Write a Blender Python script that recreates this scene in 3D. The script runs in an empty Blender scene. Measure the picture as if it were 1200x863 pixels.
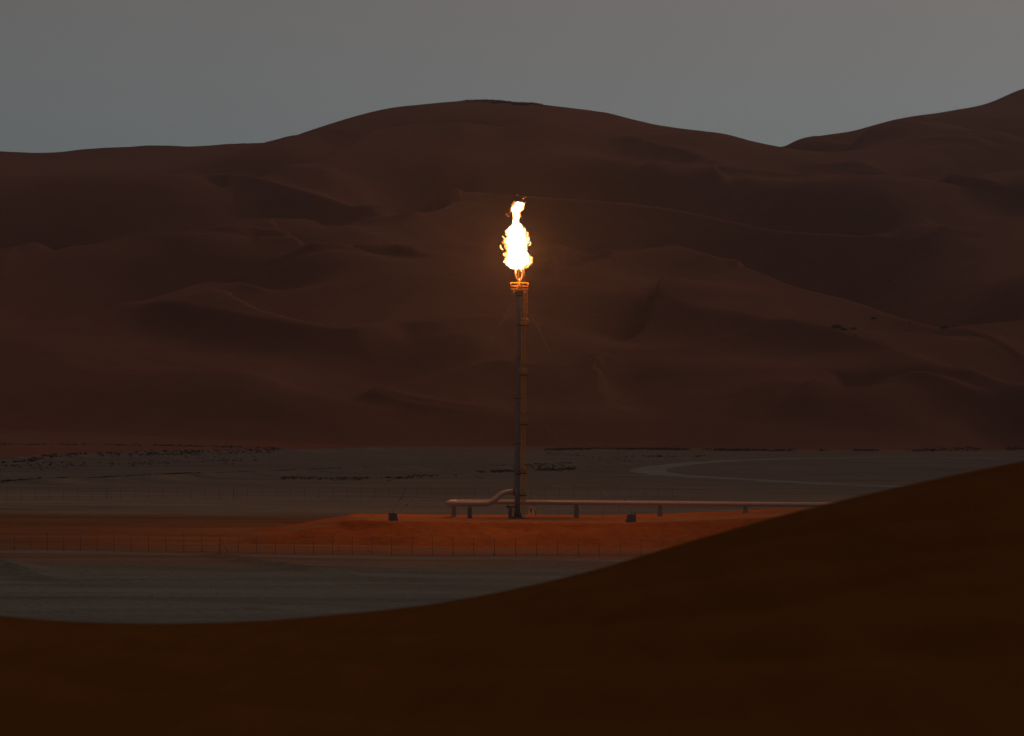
import bpy, bmesh, math, random
import numpy as np
from mathutils import Vector, Matrix

random.seed(7)
rng = np.random.default_rng(11)
scene = bpy.context.scene
col = scene.collection

# ---------------------------------------------------------------- camera
W_PX, H_PX, F_PX = 1200.0, 863.0, 4800.0
CAM_Z = 25.0            # eye height above the gravel plain
HORIZON = 468.0         # image row of the true horizon at the centre column
ROLL = 0.0085
cam = bpy.data.cameras.new('camera')
cam.sensor_width = 36.0
cam.sensor_fit = 'HORIZONTAL'
cam.lens = 36.0 * F_PX / W_PX
cam.shift_y = (HORIZON - H_PX / 2) / W_PX
cam.clip_start = 0.5
cam.clip_end = 40000.0
cam.dof.use_dof = True
cam.dof.focus_distance = 738.0
cam.dof.aperture_fstop = 2.2
cam_o = bpy.data.objects.new('camera', cam)
cam_o.matrix_world = Matrix.Translation((0, 0, CAM_Z)) @ Matrix.Rotation(math.pi / 2, 4, 'X') @ Matrix.Rotation(ROLL, 4, 'Z')
col.objects.link(cam_o)
scene.camera = cam_o

# ---------------------------------------------------------------- sky (dusk, with a soft sun lamp added to stand in for afterglow)
world = bpy.data.worlds.new('World')
scene.world = world
world.use_nodes = True
wn = world.node_tree
bg = wn.nodes['Background']
SUN_EL, SUN_AZ = math.radians(30.0), math.radians(32.0)   # afterglow ahead and to the right
sky = wn.nodes.new('ShaderNodeTexSky')
sky.sky_type = 'NISHITA'
sky.sun_disc = False
sky.sun_elevation = SUN_EL
sky.sun_rotation = SUN_AZ
sky.altitude = 200
sky.air_density = 1.0
sky.dust_density = 1.0
sky.ozone_density = 1.2
hs = wn.nodes.new('ShaderNodeHueSaturation')
hs.inputs['Saturation'].default_value = 0.35
wn.links.new(sky.outputs[0], hs.inputs['Color'])
tint = wn.nodes.new('ShaderNodeMix'); tint.data_type = 'RGBA'; tint.blend_type = 'MULTIPLY'
tint.inputs['Factor'].default_value = 1.0
tco = wn.nodes.new('ShaderNodeTexCoord'); tsep = wn.nodes.new('ShaderNodeSeparateXYZ'); wn.links.new(tco.outputs['Generated'], tsep.inputs[0])
trm = wn.nodes.new('ShaderNodeValToRGB')      # blue-grey earth shadow at the horizon, warmer grey above it all round
trm.color_ramp.elements[0].position = 0.056; trm.color_ramp.elements[0].color = (0.855, 0.95, 1.055, 1)
trm.color_ramp.elements[1].position = 0.10; trm.color_ramp.elements[1].color = (1.06, 0.975, 0.955, 1)
wn.links.new(tsep.outputs['Z'], trm.inputs[0]); wn.links.new(trm.outputs[0], tint.inputs['B'])
wn.links.new(hs.outputs[0], tint.inputs['A'])
wn.links.new(tint.outputs['Result'], bg.inputs['Color'])
bg.inputs['Strength'].default_value = 0.0168
sun = bpy.data.lights.new('afterglow', 'SUN')
sun.energy = 0.37; sun.angle = math.radians(18.0); sun.color = (1.0, 0.86, 0.74)
sun_o = bpy.data.objects.new('afterglow', sun); col.objects.link(sun_o)
_d = Vector((math.sin(SUN_AZ) * math.cos(SUN_EL), math.cos(SUN_AZ) * math.cos(SUN_EL), math.sin(SUN_EL)))
sun_o.rotation_euler = _d.to_track_quat('Z', 'Y').to_euler()

scene.view_settings.view_transform = 'Standard'
scene.view_settings.look = 'None'
scene.view_settings.exposure = 0.0
scene.view_settings.gamma = 1.0
scene.render.engine = 'CYCLES'
scene.cycles.use_denoising = True
scene.cycles.volume_bounces = 1
scene.cycles.max_bounces = 6
scene.cycles.sample_clamp_indirect = 4.0

# ---------------------------------------------------------------- helpers
def ray(px, py):
    cx = (px - W_PX / 2) / F_PX
    cy = -(py - HORIZON) / F_PX
    c, s = math.cos(ROLL), math.sin(ROLL)
    return (c * cx - s * cy, s * cx + c * cy)

def at(px, py, Y):
    a, b = ray(px, py)
    return Vector((a * Y, Y, CAM_Z + b * Y))

def on_z(px, py, z=0.0):
    a, b = ray(px, py)
    return at(px, py, (z - CAM_Z) / b)

def tag(o, label=None, cat=None, group=None, kind=None):
    if label: o['label'] = label
    if cat: o['category'] = cat
    if group: o['group'] = group
    if kind: o['kind'] = kind
    return o

def empty(name, loc=(0, 0, 0)):
    o = bpy.data.objects.new(name, None)
    o.location = loc
    o.empty_display_size = 0.5
    col.objects.link(o)
    return o

def link_mesh(name, me, mat, parent=None):
    o = bpy.data.objects.new(name, me)
    if mat: me.materials.append(mat)
    col.objects.link(o)
    if parent: o.parent = parent
    return o

class MB:
    """collects shapes in world (or thing-local) coordinates"""
    def __init__(self): self.bm = bmesh.new()
    def box(self, cx, cy, cz, sx, sy, sz, bevel=0.0, taper=1.0):
        r = bmesh.ops.create_cube(self.bm, size=1.0)
        vs = r['verts']
        for v in vs:
            t = taper if v.co.z > 0 else 1.0
            v.co = Vector((cx + v.co.x * sx * t, cy + v.co.y * sy * t, cz + v.co.z * sz))
        if bevel:
            es = list({e for v in vs for e in v.link_edges})
            bmesh.ops.bevel(self.bm, geom=es, offset=bevel, segments=2, affect='EDGES')
        return self
    def tube(self, pts, rad, seg=12, caps=True, closed=False):
        pts = [Vector(p) for p in pts]
        n = len(pts)
        rads = rad if isinstance(rad, (list, tuple)) else [rad] * n
        rings = []
        up = Vector((0.123, 0.31, 1.0)).normalized()
        prev = None
        for i, p in enumerate(pts):
            if closed:
                d = pts[(i + 1) % n] - pts[i - 1]
            else:
                d = pts[min(i + 1, n - 1)] - pts[max(i - 1, 0)]
            d.normalize()
            if prev is None:
                a = d.cross(up)
                if a.length < 1e-3: a = d.cross(Vector((1, 0, 0)))
                a.normalize()
            else:
                a = (prev - d * prev.dot(d)).normalized()
            prev = a
            b = d.cross(a)
            rings.append([self.bm.verts.new(p + (a * math.cos(2 * math.pi * k / seg) + b * math.sin(2 * math.pi * k / seg)) * rads[i]) for k in range(seg)])
        m = n if closed else n - 1
        for i in range(m):
            A, B = rings[i], rings[(i + 1) % n]
            for k in range(seg):
                f = self.bm.faces.new((A[k], A[(k + 1) % seg], B[(k + 1) % seg], B[k]))
                f.smooth = seg > 6
        if caps and not closed:
            self.bm.faces.new(rings[0][::-1]); self.bm.faces.new(rings[-1])
        return self
    def prism(self, outline, y0, y1):
        """outline of (x, z) points extruded from y0 to y1"""
        a = [self.bm.verts.new((x, y0, z)) for x, z in outline]
        b = [self.bm.verts.new((x, y1, z)) for x, z in outline]
        n = len(a)
        self.bm.faces.new(a); self.bm.faces.new(b[::-1])
        for i in range(n):
            self.bm.faces.new((a[i], b[i], b[(i + 1) % n], a[(i + 1) % n]))
        return self
    def build(self, name, mat, parent=None, offset=None):
        if offset is not None:
            bmesh.ops.translate(self.bm, verts=self.bm.verts, vec=-Vector(offset))
        bmesh.ops.recalc_face_normals(self.bm, faces=self.bm.faces)
        me = bpy.data.meshes.new(name)
        self.bm.to_mesh(me); self.bm.free()
        return link_mesh(name, me, mat, parent)

def arc_path(pts, radius, n=6):
    """polyline with rounded corners"""
    pts = [Vector(p) for p in pts]
    out = [pts[0]]
    for i in range(1, len(pts) - 1):
        a = (pts[i - 1] - pts[i]).normalized(); b = (pts[i + 1] - pts[i]).normalized()
        p0 = pts[i] + a * radius; p1 = pts[i] + b * radius
        for k in range(n + 1):
            t = k / n
            out.append(p0 * (1 - t) ** 2 + pts[i] * 2 * t * (1 - t) + p1 * t * t)
    out.append(pts[-1])
    return out

# value noise on numpy arrays
def vnoise(x, y, scale, seed):
    r = np.random.default_rng(seed)
    tab = r.random((256, 256)).astype(np.float32)
    x = x / scale; y = y / scale
    xi = np.floor(x).astype(int); yi = np.floor(y).astype(int)
    fx = x - xi; fy = y - yi
    fx = fx * fx * fx * (fx * (fx * 6 - 15) + 10); fy = fy * fy * fy * (fy * (fy * 6 - 15) + 10)
    g = lambda i, j: tab[(xi + i) & 255, (yi + j) & 255]
    return ((g(0, 0) * (1 - fx) + g(1, 0) * fx) * (1 - fy) + (g(0, 1) * (1 - fx) + g(1, 1) * fx) * fy) * 2 - 1

def grid_mesh(name, xs, ys, Z, mat):
    nx, ny = len(xs), len(ys)
    X, Y = np.meshgrid(xs, ys)
    co = np.stack([X, Y, Z], -1).reshape(-1, 3).astype(np.float32)
    i = np.arange((ny - 1) * (nx - 1)); r = i // (nx - 1); c = i % (nx - 1)
    a = r * nx + c
    q = np.stack([a, a + 1, a + nx + 1, a + nx], -1).astype(np.int32)
    me = bpy.data.meshes.new(name)
    me.vertices.add(len(co)); me.vertices.foreach_set('co', co.ravel())
    me.loops.add(q.size); me.loops.foreach_set('vertex_index', q.ravel())
    me.polygons.add(len(q))
    me.polygons.foreach_set('loop_start', (np.arange(len(q)) * 4).astype(np.int32))
    me.polygons.foreach_set('loop_total', np.full(len(q), 4, np.int32))
    me.polygons.foreach_set('use_smooth', np.ones(len(q), bool))
    me.update(calc_edges=True); me.validate()
    o = link_mesh(name, me, mat)
    return o

def span(*segs):
    """span((a, b, step), ...) -> increasing coordinates"""
    out = []
    for a, b, st in segs:
        n = max(1, int(round((b - a) / st)))
        out += list(np.linspace(a, b, n, endpoint=False))
    out.append(segs[-1][1])
    return np.array(out)

def smooth_line(P, step):
    """Catmull-Rom resample of an (n, k) polyline (first two columns are x, y)"""
    P = np.asarray(P, float)
    Q = np.vstack([2 * P[0] - P[1], P, 2 * P[-1] - P[-2]])
    out = []
    for i in range(1, len(Q) - 2):
        n = max(2, int(np.hypot(*(Q[i + 1] - Q[i])[:2]) / step))
        t = np.linspace(0, 1, n, endpoint=False)[:, None]
        a, b, c, d = Q[i - 1], Q[i], Q[i + 1], Q[i + 2]
        out.append(0.5 * (2 * b + (c - a) * t + (2 * a - 5 * b + 4 * c - d) * t ** 2 + (3 * b - a - 3 * c + d) * t ** 3))
    return np.vstack(out + [P[-1:]])

def seg_dist(X, Y, L):
    """distance to polyline L (n,2), signed + on the far (+Y) side, and position 0..1 along it"""
    best = np.full(X.shape, 1e9); sgn = np.ones(X.shape); tt = np.zeros(X.shape)
    seg = L[1:] - L[:-1]; ln = np.hypot(seg[:, 0], seg[:, 1]); cum = np.concatenate([[0], np.cumsum(ln)]); tot = cum[-1]
    for i in range(len(seg)):
        dx, dy = seg[i]; l2 = dx * dx + dy * dy + 1e-9
        u = np.clip(((X - L[i, 0]) * dx + (Y - L[i, 1]) * dy) / l2, 0, 1)
        ex = X - (L[i, 0] + u * dx); ey = Y - (L[i, 1] + u * dy)
        d = np.hypot(ex, ey)
        m = d < best
        best = np.where(m, d, best)
        s = np.sign(dx * ey - dy * ex) * (1 if dx >= 0 else -1)
        sgn = np.where(m, s, sgn)
        tt = np.where(m, (cum[i] + u * ln[i]) / tot, tt)
    return best, sgn, tt

# ---------------------------------------------------------------- materials
def new_mat(name):
    m = bpy.data.materials.new(name); m.use_nodes = True
    nt = m.node_tree
    return m, nt, nt.nodes['Principled BSDF']

def nd(nt, typ, **kw):
    n = nt.nodes.new(typ)
    for k, v in kw.items(): setattr(n, k, v)
    return n

def pos_scaled(nt, sc):
    g = nd(nt, 'ShaderNodeNewGeometry')
    m = nd(nt, 'ShaderNodeMapping'); m.inputs['Scale'].default_value = sc
    nt.links.new(g.outputs['Position'], m.inputs['Vector'])
    return m.outputs[0]

def noise(nt, vec, scale, detail=4, rough=0.55, dist=0.0):
    n = nd(nt, 'ShaderNodeTexNoise')
    n.inputs['Scale'].default_value = scale; n.inputs['Detail'].default_value = detail
    n.inputs['Roughness'].default_value = rough; n.inputs['Distortion'].default_value = dist
    nt.links.new(vec, n.inputs['Vector'])
    return n.outputs[0]

def ramp(nt, fac, stops):
    r = nd(nt, 'ShaderNodeValToRGB')
    e = r.color_ramp.elements
    assert len(stops) <= 32
    while len(e) < len(stops): e.new(0.5)
    for el, (p, c) in zip(e, stops):
        el.position = p; el.color = (*c, 1) if len(c) == 3 else c
    nt.links.new(fac, r.inputs[0])
    return r.outputs[0]

def mix(nt, fac, a, b, mode='MIX'):
    m = nd(nt, 'ShaderNodeMix', data_type='RGBA', blend_type=mode)
    for sock, v in ((m.inputs['Factor'], fac), (m.inputs['A'], a), (m.inputs['B'], b)):
        if hasattr(v, 'links') or isinstance(v, bpy.types.NodeSocket): nt.links.new(v, sock)
        elif isinstance(v, (int, float)): sock.default_value = v
        else: sock.default_value = (*v, 1)
    return m.outputs['Result']

def bump(nt, bsdf, height, strength, distance):
    b = nd(nt, 'ShaderNodeBump'); b.inputs['Strength'].default_value = strength; b.inputs['Distance'].default_value = distance
    nt.links.new(height, b.inputs['Height']); nt.links.new(b.outputs[0], bsdf.inputs['Normal'])

def simple_mat(name, c0, c1, scale, rough=0.6, metal=0.0, bstr=0.15, bdist=0.02):
    m, nt, b = new_mat(name)
    v = pos_scaled(nt, (1, 1, 1))
    n = noise(nt, v, scale, 5)
    nt.links.new(ramp(nt, n, [(0.3, c0), (0.7, c1)]), b.inputs['Base Color'])
    b.inputs['Roughness'].default_value = rough; b.inputs['Metallic'].default_value = metal
    bump(nt, b, n, bstr, bdist)
    return m

def sand_mat(name, c0, c1, big, fine, bdist):
    m, nt, b = new_mat(name)
    v = pos_scaled(nt, (1, 1, 1))
    n1 = noise(nt, v, big, 5, 0.5)
    n2 = noise(nt, v, fine, 4, 0.6)
    c = ramp(nt, n1, [(0.3, c0), (0.7, c1)])
    c = mix(nt, 0.35, c, ramp(nt, n2, [(0.3, (0.55,) * 3), (0.7, (1.0,) * 3)]), 'MULTIPLY')
    nt.links.new(c, b.inputs['Base Color'])
    b.inputs['Roughness'].default_value = 1.0
    b.inputs['Specular IOR Level'].default_value = 0.0
    bump(nt, b, n2, 0.5, bdist)
    return m

M = {}
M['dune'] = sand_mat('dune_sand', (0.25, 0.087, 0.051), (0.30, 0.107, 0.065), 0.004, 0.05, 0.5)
def ripple_mat(name, c0, c1):
    m, nt, b = new_mat(name)
    v = pos_scaled(nt, (1, 1, 1)); n1 = noise(nt, v, 0.06, 5, 0.6); n2 = noise(nt, v, 26.0, 5, 0.75)
    streak = noise(nt, pos_scaled(nt, (1.2, 0.10, 1.0)), 0.9, 5, 0.65, 0.8)
    c = ramp(nt, n1, [(0.3, c0), (0.7, c1)])
    c = mix(nt, 0.3, c, ramp(nt, streak, [(0.3, (0.62,) * 3), (0.7, (1.2,) * 3)]), 'MULTIPLY')
    c = mix(nt, 0.5, c, ramp(nt, n2, [(0.3, (0.5,) * 3), (0.7, (1.25,) * 3)]), 'MULTIPLY')
    nt.links.new(c, b.inputs['Base Color']); b.inputs['Roughness'].default_value = 1.0; b.inputs['Specular IOR Level'].default_value = 0.0
    w = nd(nt, 'ShaderNodeTexWave'); w.wave_type = 'BANDS'; w.bands_direction = 'Y'
    w.inputs['Scale'].default_value = 1.1; w.inputs['Distortion'].default_value = 6.0; w.inputs['Detail'].default_value = 3.0; w.inputs['Detail Scale'].default_value = 0.6
    nt.links.new(pos_scaled(nt, (0.35, 1.0, 1.0)), w.inputs['Vector'])
    ad = nd(nt, 'ShaderNodeMath', operation='MULTIPLY_ADD'); nt.links.new(n2, ad.inputs[0]); ad.inputs[1].default_value = 0.5; nt.links.new(w.outputs[1], ad.inputs[2])
    bump(nt, b, ad.outputs[0], 0.5, 0.03)
    return m
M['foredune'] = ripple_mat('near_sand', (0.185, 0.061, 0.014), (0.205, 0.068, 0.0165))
M['steel'] = simple_mat('galvanised_steel', (0.17, 0.17, 0.185), (0.22, 0.22, 0.235), 1.2, 0.6, 0.0)
M['pipe'] = simple_mat('pale_pipe_paint', (0.37, 0.315, 0.295), (0.44, 0.38, 0.355), 0.8, 0.3, 0.0)
M['concrete'] = simple_mat('concrete', (0.14, 0.138, 0.14), (0.20, 0.198, 0.20), 1.5, 0.9)
M['yellow'] = simple_mat('yellow_safety_paint', (0.62, 0.29, 0.025), (0.72, 0.36, 0.035), 2.0, 0.55)
M['dark_steel'] = simple_mat('dark_weathered_steel', (0.06, 0.055, 0.05), (0.10, 0.09, 0.085), 2.0, 0.6, 0.4)
M['hot_steel'] = simple_mat('heat_stained_steel', (0.20, 0.14, 0.10), (0.32, 0.24, 0.18), 2.0, 0.45, 0.6)
M['post'] = simple_mat('fence_post_steel', (0.11, 0.095, 0.085), (0.15, 0.13, 0.115), 2.0, 0.7, 0.2)
M['scrub'] = simple_mat('dark_scrub', (0.030, 0.034, 0.020), (0.055, 0.055, 0.032), 3.0, 0.95)
M['shimmer_tuft'] = simple_mat('shimmer_tuft', (0.10, 0.06, 0.035), (0.16, 0.10, 0.06), 3.0, 0.95)  # brown for the crest tufts that stand in for heat shimmer
M['stone'] = simple_mat('dark_stone', (0.07, 0.06, 0.05), (0.13, 0.11, 0.09), 1.0, 0.95)

def plain_mat():
    m, nt, b = new_mat('gravel_plain')
    g = nd(nt, 'ShaderNodeNewGeometry')
    sep = nd(nt, 'ShaderNodeSeparateXYZ'); nt.links.new(g.outputs['Position'], sep.inputs[0])
    v1 = pos_scaled(nt, (0.35, 1.0, 1.0))
    wob = noise(nt, v1, 0.012, 5, 0.6)
    # distance bands of gravel and drifted red sand
    ad = nd(nt, 'ShaderNodeMath', operation='MULTIPLY_ADD'); nt.links.new(wob, ad.inputs[0]); ad.inputs[1].default_value = 90.0
    nt.links.new(sep.outputs['Y'], ad.inputs[2])
    mr = nd(nt, 'ShaderNodeMapRange'); nt.links.new(ad.outputs[0], mr.inputs[0])
    mr.inputs[1].default_value = 400.0 + 45; mr.inputs[2].default_value = 2400.0 + 45
    grey = (0.262, 0.218, 0.172); brown = (0.27, 0.185, 0.13); red = (0.265, 0.115, 0.053); red2 = (0.28, 0.16, 0.105)
    T = lambda y: (y - 400.0) / 2000.0
    c = ramp(nt, mr.outputs[0], [(0.0, grey), (T(600), grey), (T(632), red2), (T(690), red), (T(835), red), (T(895), (0.36, 0.225, 0.15)), (T(1000), (0.36, 0.235, 0.165)), (T(1130), (0.28, 0.185, 0.135)), (T(1450), (0.235, 0.16, 0.122)), (T(1900), (0.245, 0.17, 0.132)), (T(2150), (0.28, 0.14, 0.09))])
    v2 = pos_scaled(nt, (0.25, 1.0, 1.0))
    n2 = noise(nt, v2, 0.06, 6, 0.62)
    c = mix(nt, 0.55, c, ramp(nt, n2, [(0.32, (0.42, 0.40, 0.38)), (0.66, (1.2, 1.18, 1.16))]), 'MULTIPLY')
    n3 = noise(nt, pos_scaled(nt, (1, 1, 1)), 0.9, 4, 0.6)
    c = mix(nt, 0.4, c, ramp(nt, n3, [(0.35, (0.45,) * 3), (0.65, (1.15,) * 3)]), 'MULTIPLY')
    nt.links.new(c, b.inputs['Base Color'])
    b.inputs['Roughness'].default_value = 1.0; b.inputs['Specular IOR Level'].default_value = 0.0
    bump(nt, b, n3, 0.6, 0.12)
    return m
M['plain'] = plain_mat()
def pad_mat():
    m, nt, b = new_mat('pad_sand')
    g = nd(nt, 'ShaderNodeNewGeometry'); sep = nd(nt, 'ShaderNodeSeparateXYZ'); nt.links.new(g.outputs['Position'], sep.inputs[0])
    v = pos_scaled(nt, (1, 1, 1)); n1 = noise(nt, v, 0.12, 5, 0.6); n2 = noise(nt, v, 0.7, 6, 0.7)
    sandc = ramp(nt, n1, [(0.3, (0.26, 0.086, 0.027)), (0.7, (0.325, 0.115, 0.038))])
    grav = ramp(nt, n1, [(0.3, (0.20, 0.105, 0.060)), (0.7, (0.25, 0.126, 0.072))])
    ad = nd(nt, 'ShaderNodeMath', operation='MULTIPLY_ADD'); nt.links.new(n1, ad.inputs[0]); ad.inputs[1].default_value = 16.0; nt.links.new(sep.outputs['Y'], ad.inputs[2])
    mr = nd(nt, 'ShaderNodeMapRange'); nt.links.new(ad.outputs[0], mr.inputs[0]); mr.inputs[1].default_value = 708.0; mr.inputs[2].default_value = 788.0
    k = ramp(nt, mr.outputs[0], [(0.13, (0, 0, 0)), (0.17, (1, 1, 1)), (0.42, (0.9,) * 3), (0.58, (0, 0, 0))])
    c = mix(nt, k, sandc, grav)
    c = mix(nt, 0.6, c, ramp(nt, n2, [(0.3, (0.5,) * 3), (0.7, (1.15,) * 3)]), 'MULTIPLY')
    nt.links.new(c, b.inputs['Base Color']); b.inputs['Roughness'].default_value = 1.0; b.inputs['Specular IOR Level'].default_value = 0.0
    bump(nt, b, n2, 0.7, 0.25)
    return m
M['pad'] = pad_mat()
M['track'] = sand_mat('track_gravel', (0.235, 0.19, 0.15), (0.28, 0.225, 0.18), 0.05, 0.6, 0.05)

M['pale_track'] = sand_mat('pale_track_gravel', (0.28, 0.225, 0.185), (0.33, 0.27, 0.225), 0.05, 0.6, 0.05)

# ---------------------------------------------------------------- the gravel plain
xs = span((-7000, -1500, 500), (-1500, -260, 40), (-260, 260, 2.0), (260, 1500, 40), (1500, 7000, 500))
ys = span((-3000, 200, 200), (200, 440, 8), (440, 800, 1.2), (800, 1300, 2.5), (1300, 2300, 5), (2300, 9000, 450))
GX, GY = np.meshgrid(xs, ys)
near = np.clip((GY - 300) / 150, 0, 1) * np.clip((2300 - GY) / 200, 0, 1) * np.clip((600 - np.abs(GX)) / 300, 0, 1)
GZ = near * (0.16 * vnoise(GX * 0.5, GY, 22, 1) + 0.10 * vnoise(GX * 0.6, GY, 9, 2) + 0.05 * vnoise(GX, GY, 4, 3)) - 0.05
def ground_ridge(pix, A, wf, wb, taper=0.25):
    """low bank or wheel-cut lip on the plain, traced along image points"""
    global GZ
    L = smooth_line([tuple(on_z(*p))[:2] for p in pix], 4.0)
    m = (GX > L[:, 0].min() - wf) & (GX < L[:, 0].max() + wf) & (GY > L[:, 1].min() - wf) & (GY < L[:, 1].max() + wf)
    d, s, t = seg_dist(GX[m], GY[m], L)
    w = np.where(s > 0, wb, wf)
    env = np.clip(np.minimum(t, 1 - t) / taper, 0, 1)
    GZ[m] += A * env * np.clip(1 - d / w, 0, 1) ** 1.5
ground_ridge([(225, 650), (255, 653), (300, 659), (330, 664), (365, 669), (400, 675), (418, 679)], 0.75, 1.4, 6, 0.15)
ground_ridge([(-40, 655), (-10, 660), (10, 667), (30, 675), (45, 681)], 1.2, 1.6, 7, 0.2)
ground_ridge([(0, 646), (120, 648), (260, 650), (400, 653), (560, 656), (700, 658)], 0.25, 3.0, 3.0, 0.1)
ground_ridge([(60, 716), (130, 716), (200, 718), (300, 716), (420, 709)], 0.35, 3, 8)
ground_ridge([(70, 683), (140, 682), (210, 680)], 0.25, 4, 5)
ground_ridge([(640, 573), (660, 571), (690, 570), (720, 571)], 0.8, 5, 10)
ground_ridge([(0, 569), (130, 565), (250, 560), (380, 555), (480, 552), (600, 550), (740, 545)], 1.6, 8, 25, 0.05)
ground_ridge([(0, 541), (60, 538), (130, 535), (200, 533), (330, 531), (480, 528)], 1.8, 10, 30, 0.05)
GZ -= 3.0 * np.clip((250 - GY) / 50, 0, 1) * 0
ground = grid_mesh('ground', xs, ys, GZ, M['plain'])
tag(ground, 'wide flat grey brown gravel plain below the dunes', 'ground', kind='structure')

def zground(x, y):
    i = int(np.clip(np.searchsorted(xs, x) - 1, 0, len(xs) - 2)); j = int(np.clip(np.searchsorted(ys, y) - 1, 0, len(ys) - 2))
    u = (x - xs[i]) / (xs[i + 1] - xs[i]); v = (y - ys[j]) / (ys[j + 1] - ys[j])
    return float((GZ[j, i] * (1 - u) + GZ[j, i + 1] * u) * (1 - v) + (GZ[j + 1, i] * (1 - u) + GZ[j + 1, i + 1] * u) * v)

# ---------------------------------------------------------------- big dunes: crest lines traced, placed at real depth
def nominal(py): return 2150 + min(524 - py, 100) * 2.1 + max(0, 424 - py) * 3.6
def unroll_y(px, py): return py + (600 - px) * ROLL * -1.0 + 0.0

# name: points (px, py), depth offset, crest height A, front width, back width
LINES = [
 # skyline
 ([(-160,176),(-60,176),(0,178),(60,180),(110,174),(150,173),(185,170),(225,173),(245,170),(290,170),(345,172)], 560, 10, 160, 160),
 ([(300,178),(330,171),(355,158),(375,153),(395,152),(430,135),(460,127),(500,123),(540,119),(575,118),(600,122),(630,121),(660,126),(700,131),(780,148),(830,154),(870,163),(908,171),(940,180)], 60, 10, 150, 160),
 ([(880,180),(908,173),(960,160),(1000,154),(1050,140),(1100,133),(1160,121),(1200,104),(1260,84),(1360,60)], 260, 10, 150, 160),
 # left valley lip under the skyline
 ([(-120,205),(-40,200),(55,200),(150,206),(210,206),(260,194),(310,178)], 180, 11, 120, 60),
 # shoulder of the summit dune
 ([(300,205),(345,195),(380,185),(415,168),(440,153),(490,146),(550,147),(610,149)], -40, 15, 150, 60),
 # slip face on the left
 ([(225,212),(245,208),(280,207),(320,214),(360,224),(400,236),(435,245),(465,249)], -20, 16, 55, 120),
 # long middle ridge
 ([(425,283),(440,277),(480,262),(520,245),(550,226),(585,227),(625,230),(700,235),(770,242),(825,252),(880,265),(920,272),(960,275),(1025,280),(1065,287),(1100,296)], 0, 18, 190, 55),
 ([(80,295),(140,282),(165,279),(220,276),(262,262),(300,256),(345,258),(400,268)], 0, 11, 150, 60),
 ([(262,276),(280,269),(300,267),(330,272),(352,282),(372,300)], -60, 10, 60, 80),
 ([(400,296),(430,289),(480,287),(530,287),(600,292),(660,292),(700,294)], -30, 10, 140, 60),
 ([(-100,372),(0,376),(75,375),(130,362),(175,350),(210,340),(245,331),(300,338),(340,346)], -20, 13, 170, 60),
 ([(150,350),(180,354),(250,362),(310,372),(370,382),(415,386),(450,380),(475,376),(505,380),(545,392)], -60, 11, 60, 130),
 ([(405,472),(440,462),(475,447),(520,435),(560,428),(595,424),(625,426),(665,421),(710,420),(760,424)], -10, 12, 160, 55),
 # big rounded front ridge on the right
 ([(610,332),(630,326),(675,315),(730,300),(770,291),(795,289),(825,296),(870,312),(920,332),(960,343),(1020,360),(1080,380),(1140,400)], -20, 18, 200, 65),
 ([(700,335),(790,353),(880,367),(950,381),(975,385),(1020,398),(1070,415),(1130,430),(1200,440),(1280,455)], -50, 10, 70, 120),
 ([(930,448),(985,455),(1020,454),(1055,447),(1085,436)], -40, 6, 60, 50),
 # right side
 ([(1000,214),(1040,208),(1070,198),(1100,184),(1130,172),(1160,155)], 40, 10, 60, 120),
 ([(1020,150),(1050,146),(1090,141),(1125,148),(1170,160),(1230,170)], 120, 7, 100, 60),
 ([(700,156),(735,162),(800,175),(840,190),(872,198),(910,201),(965,207),(1000,212)], -20, 13, 60, 130),
 ([(740,194),(765,198),(790,203),(825,206),(860,206)], -40, 7, 50, 90),
 ([(1100,215),(1150,205),(1200,200),(1280,205)], -60, 12, 120, 70),
 ([(1080,262),(1120,268),(1160,262),(1210,250),(1280,246)], -60, 10, 140, 70),
 ([(1085,392),(1115,383),(1160,378),(1210,372),(1290,366)], -40, 9, 140, 60),
 ([(-120,300),(-40,296),(30,292),(75,296)], 0, 9, 120, 70),
]
CL = []; ctrl = []
for pix, off, A, wf, wb in LINES:
    P3 = []
    for px, py in pix:
        uy = py + (px - 600) * -ROLL
        P3.append(at(px, py, nominal(uy) + off))
    P3 = np.array([tuple(p) for p in P3])
    Ls = smooth_line(P3[:, :2], 25.0)
    A *= 1.7; wf *= 1.1; wb *= 1.1
    if wb < wf: wb *= 0.85
    else: wf *= 0.9
    CL.append((Ls, A, wf, wb))
    d = smooth_line(P3, 45.0)
    ctrl += [tuple(p) for p in d]
    if len(CL) <= 3:      # the ground falls away behind the skyline
        for q in d[::2]:
            if len(CL) == 2 and not -115 < q[0]: continue
            ctrl.append((q[0] * 1.03, q[1] + 170, q[2] - 38)); ctrl.append((q[0] * 1.08, q[1] + 420, q[2] - 110))
NCREST = len(ctrl)
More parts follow.
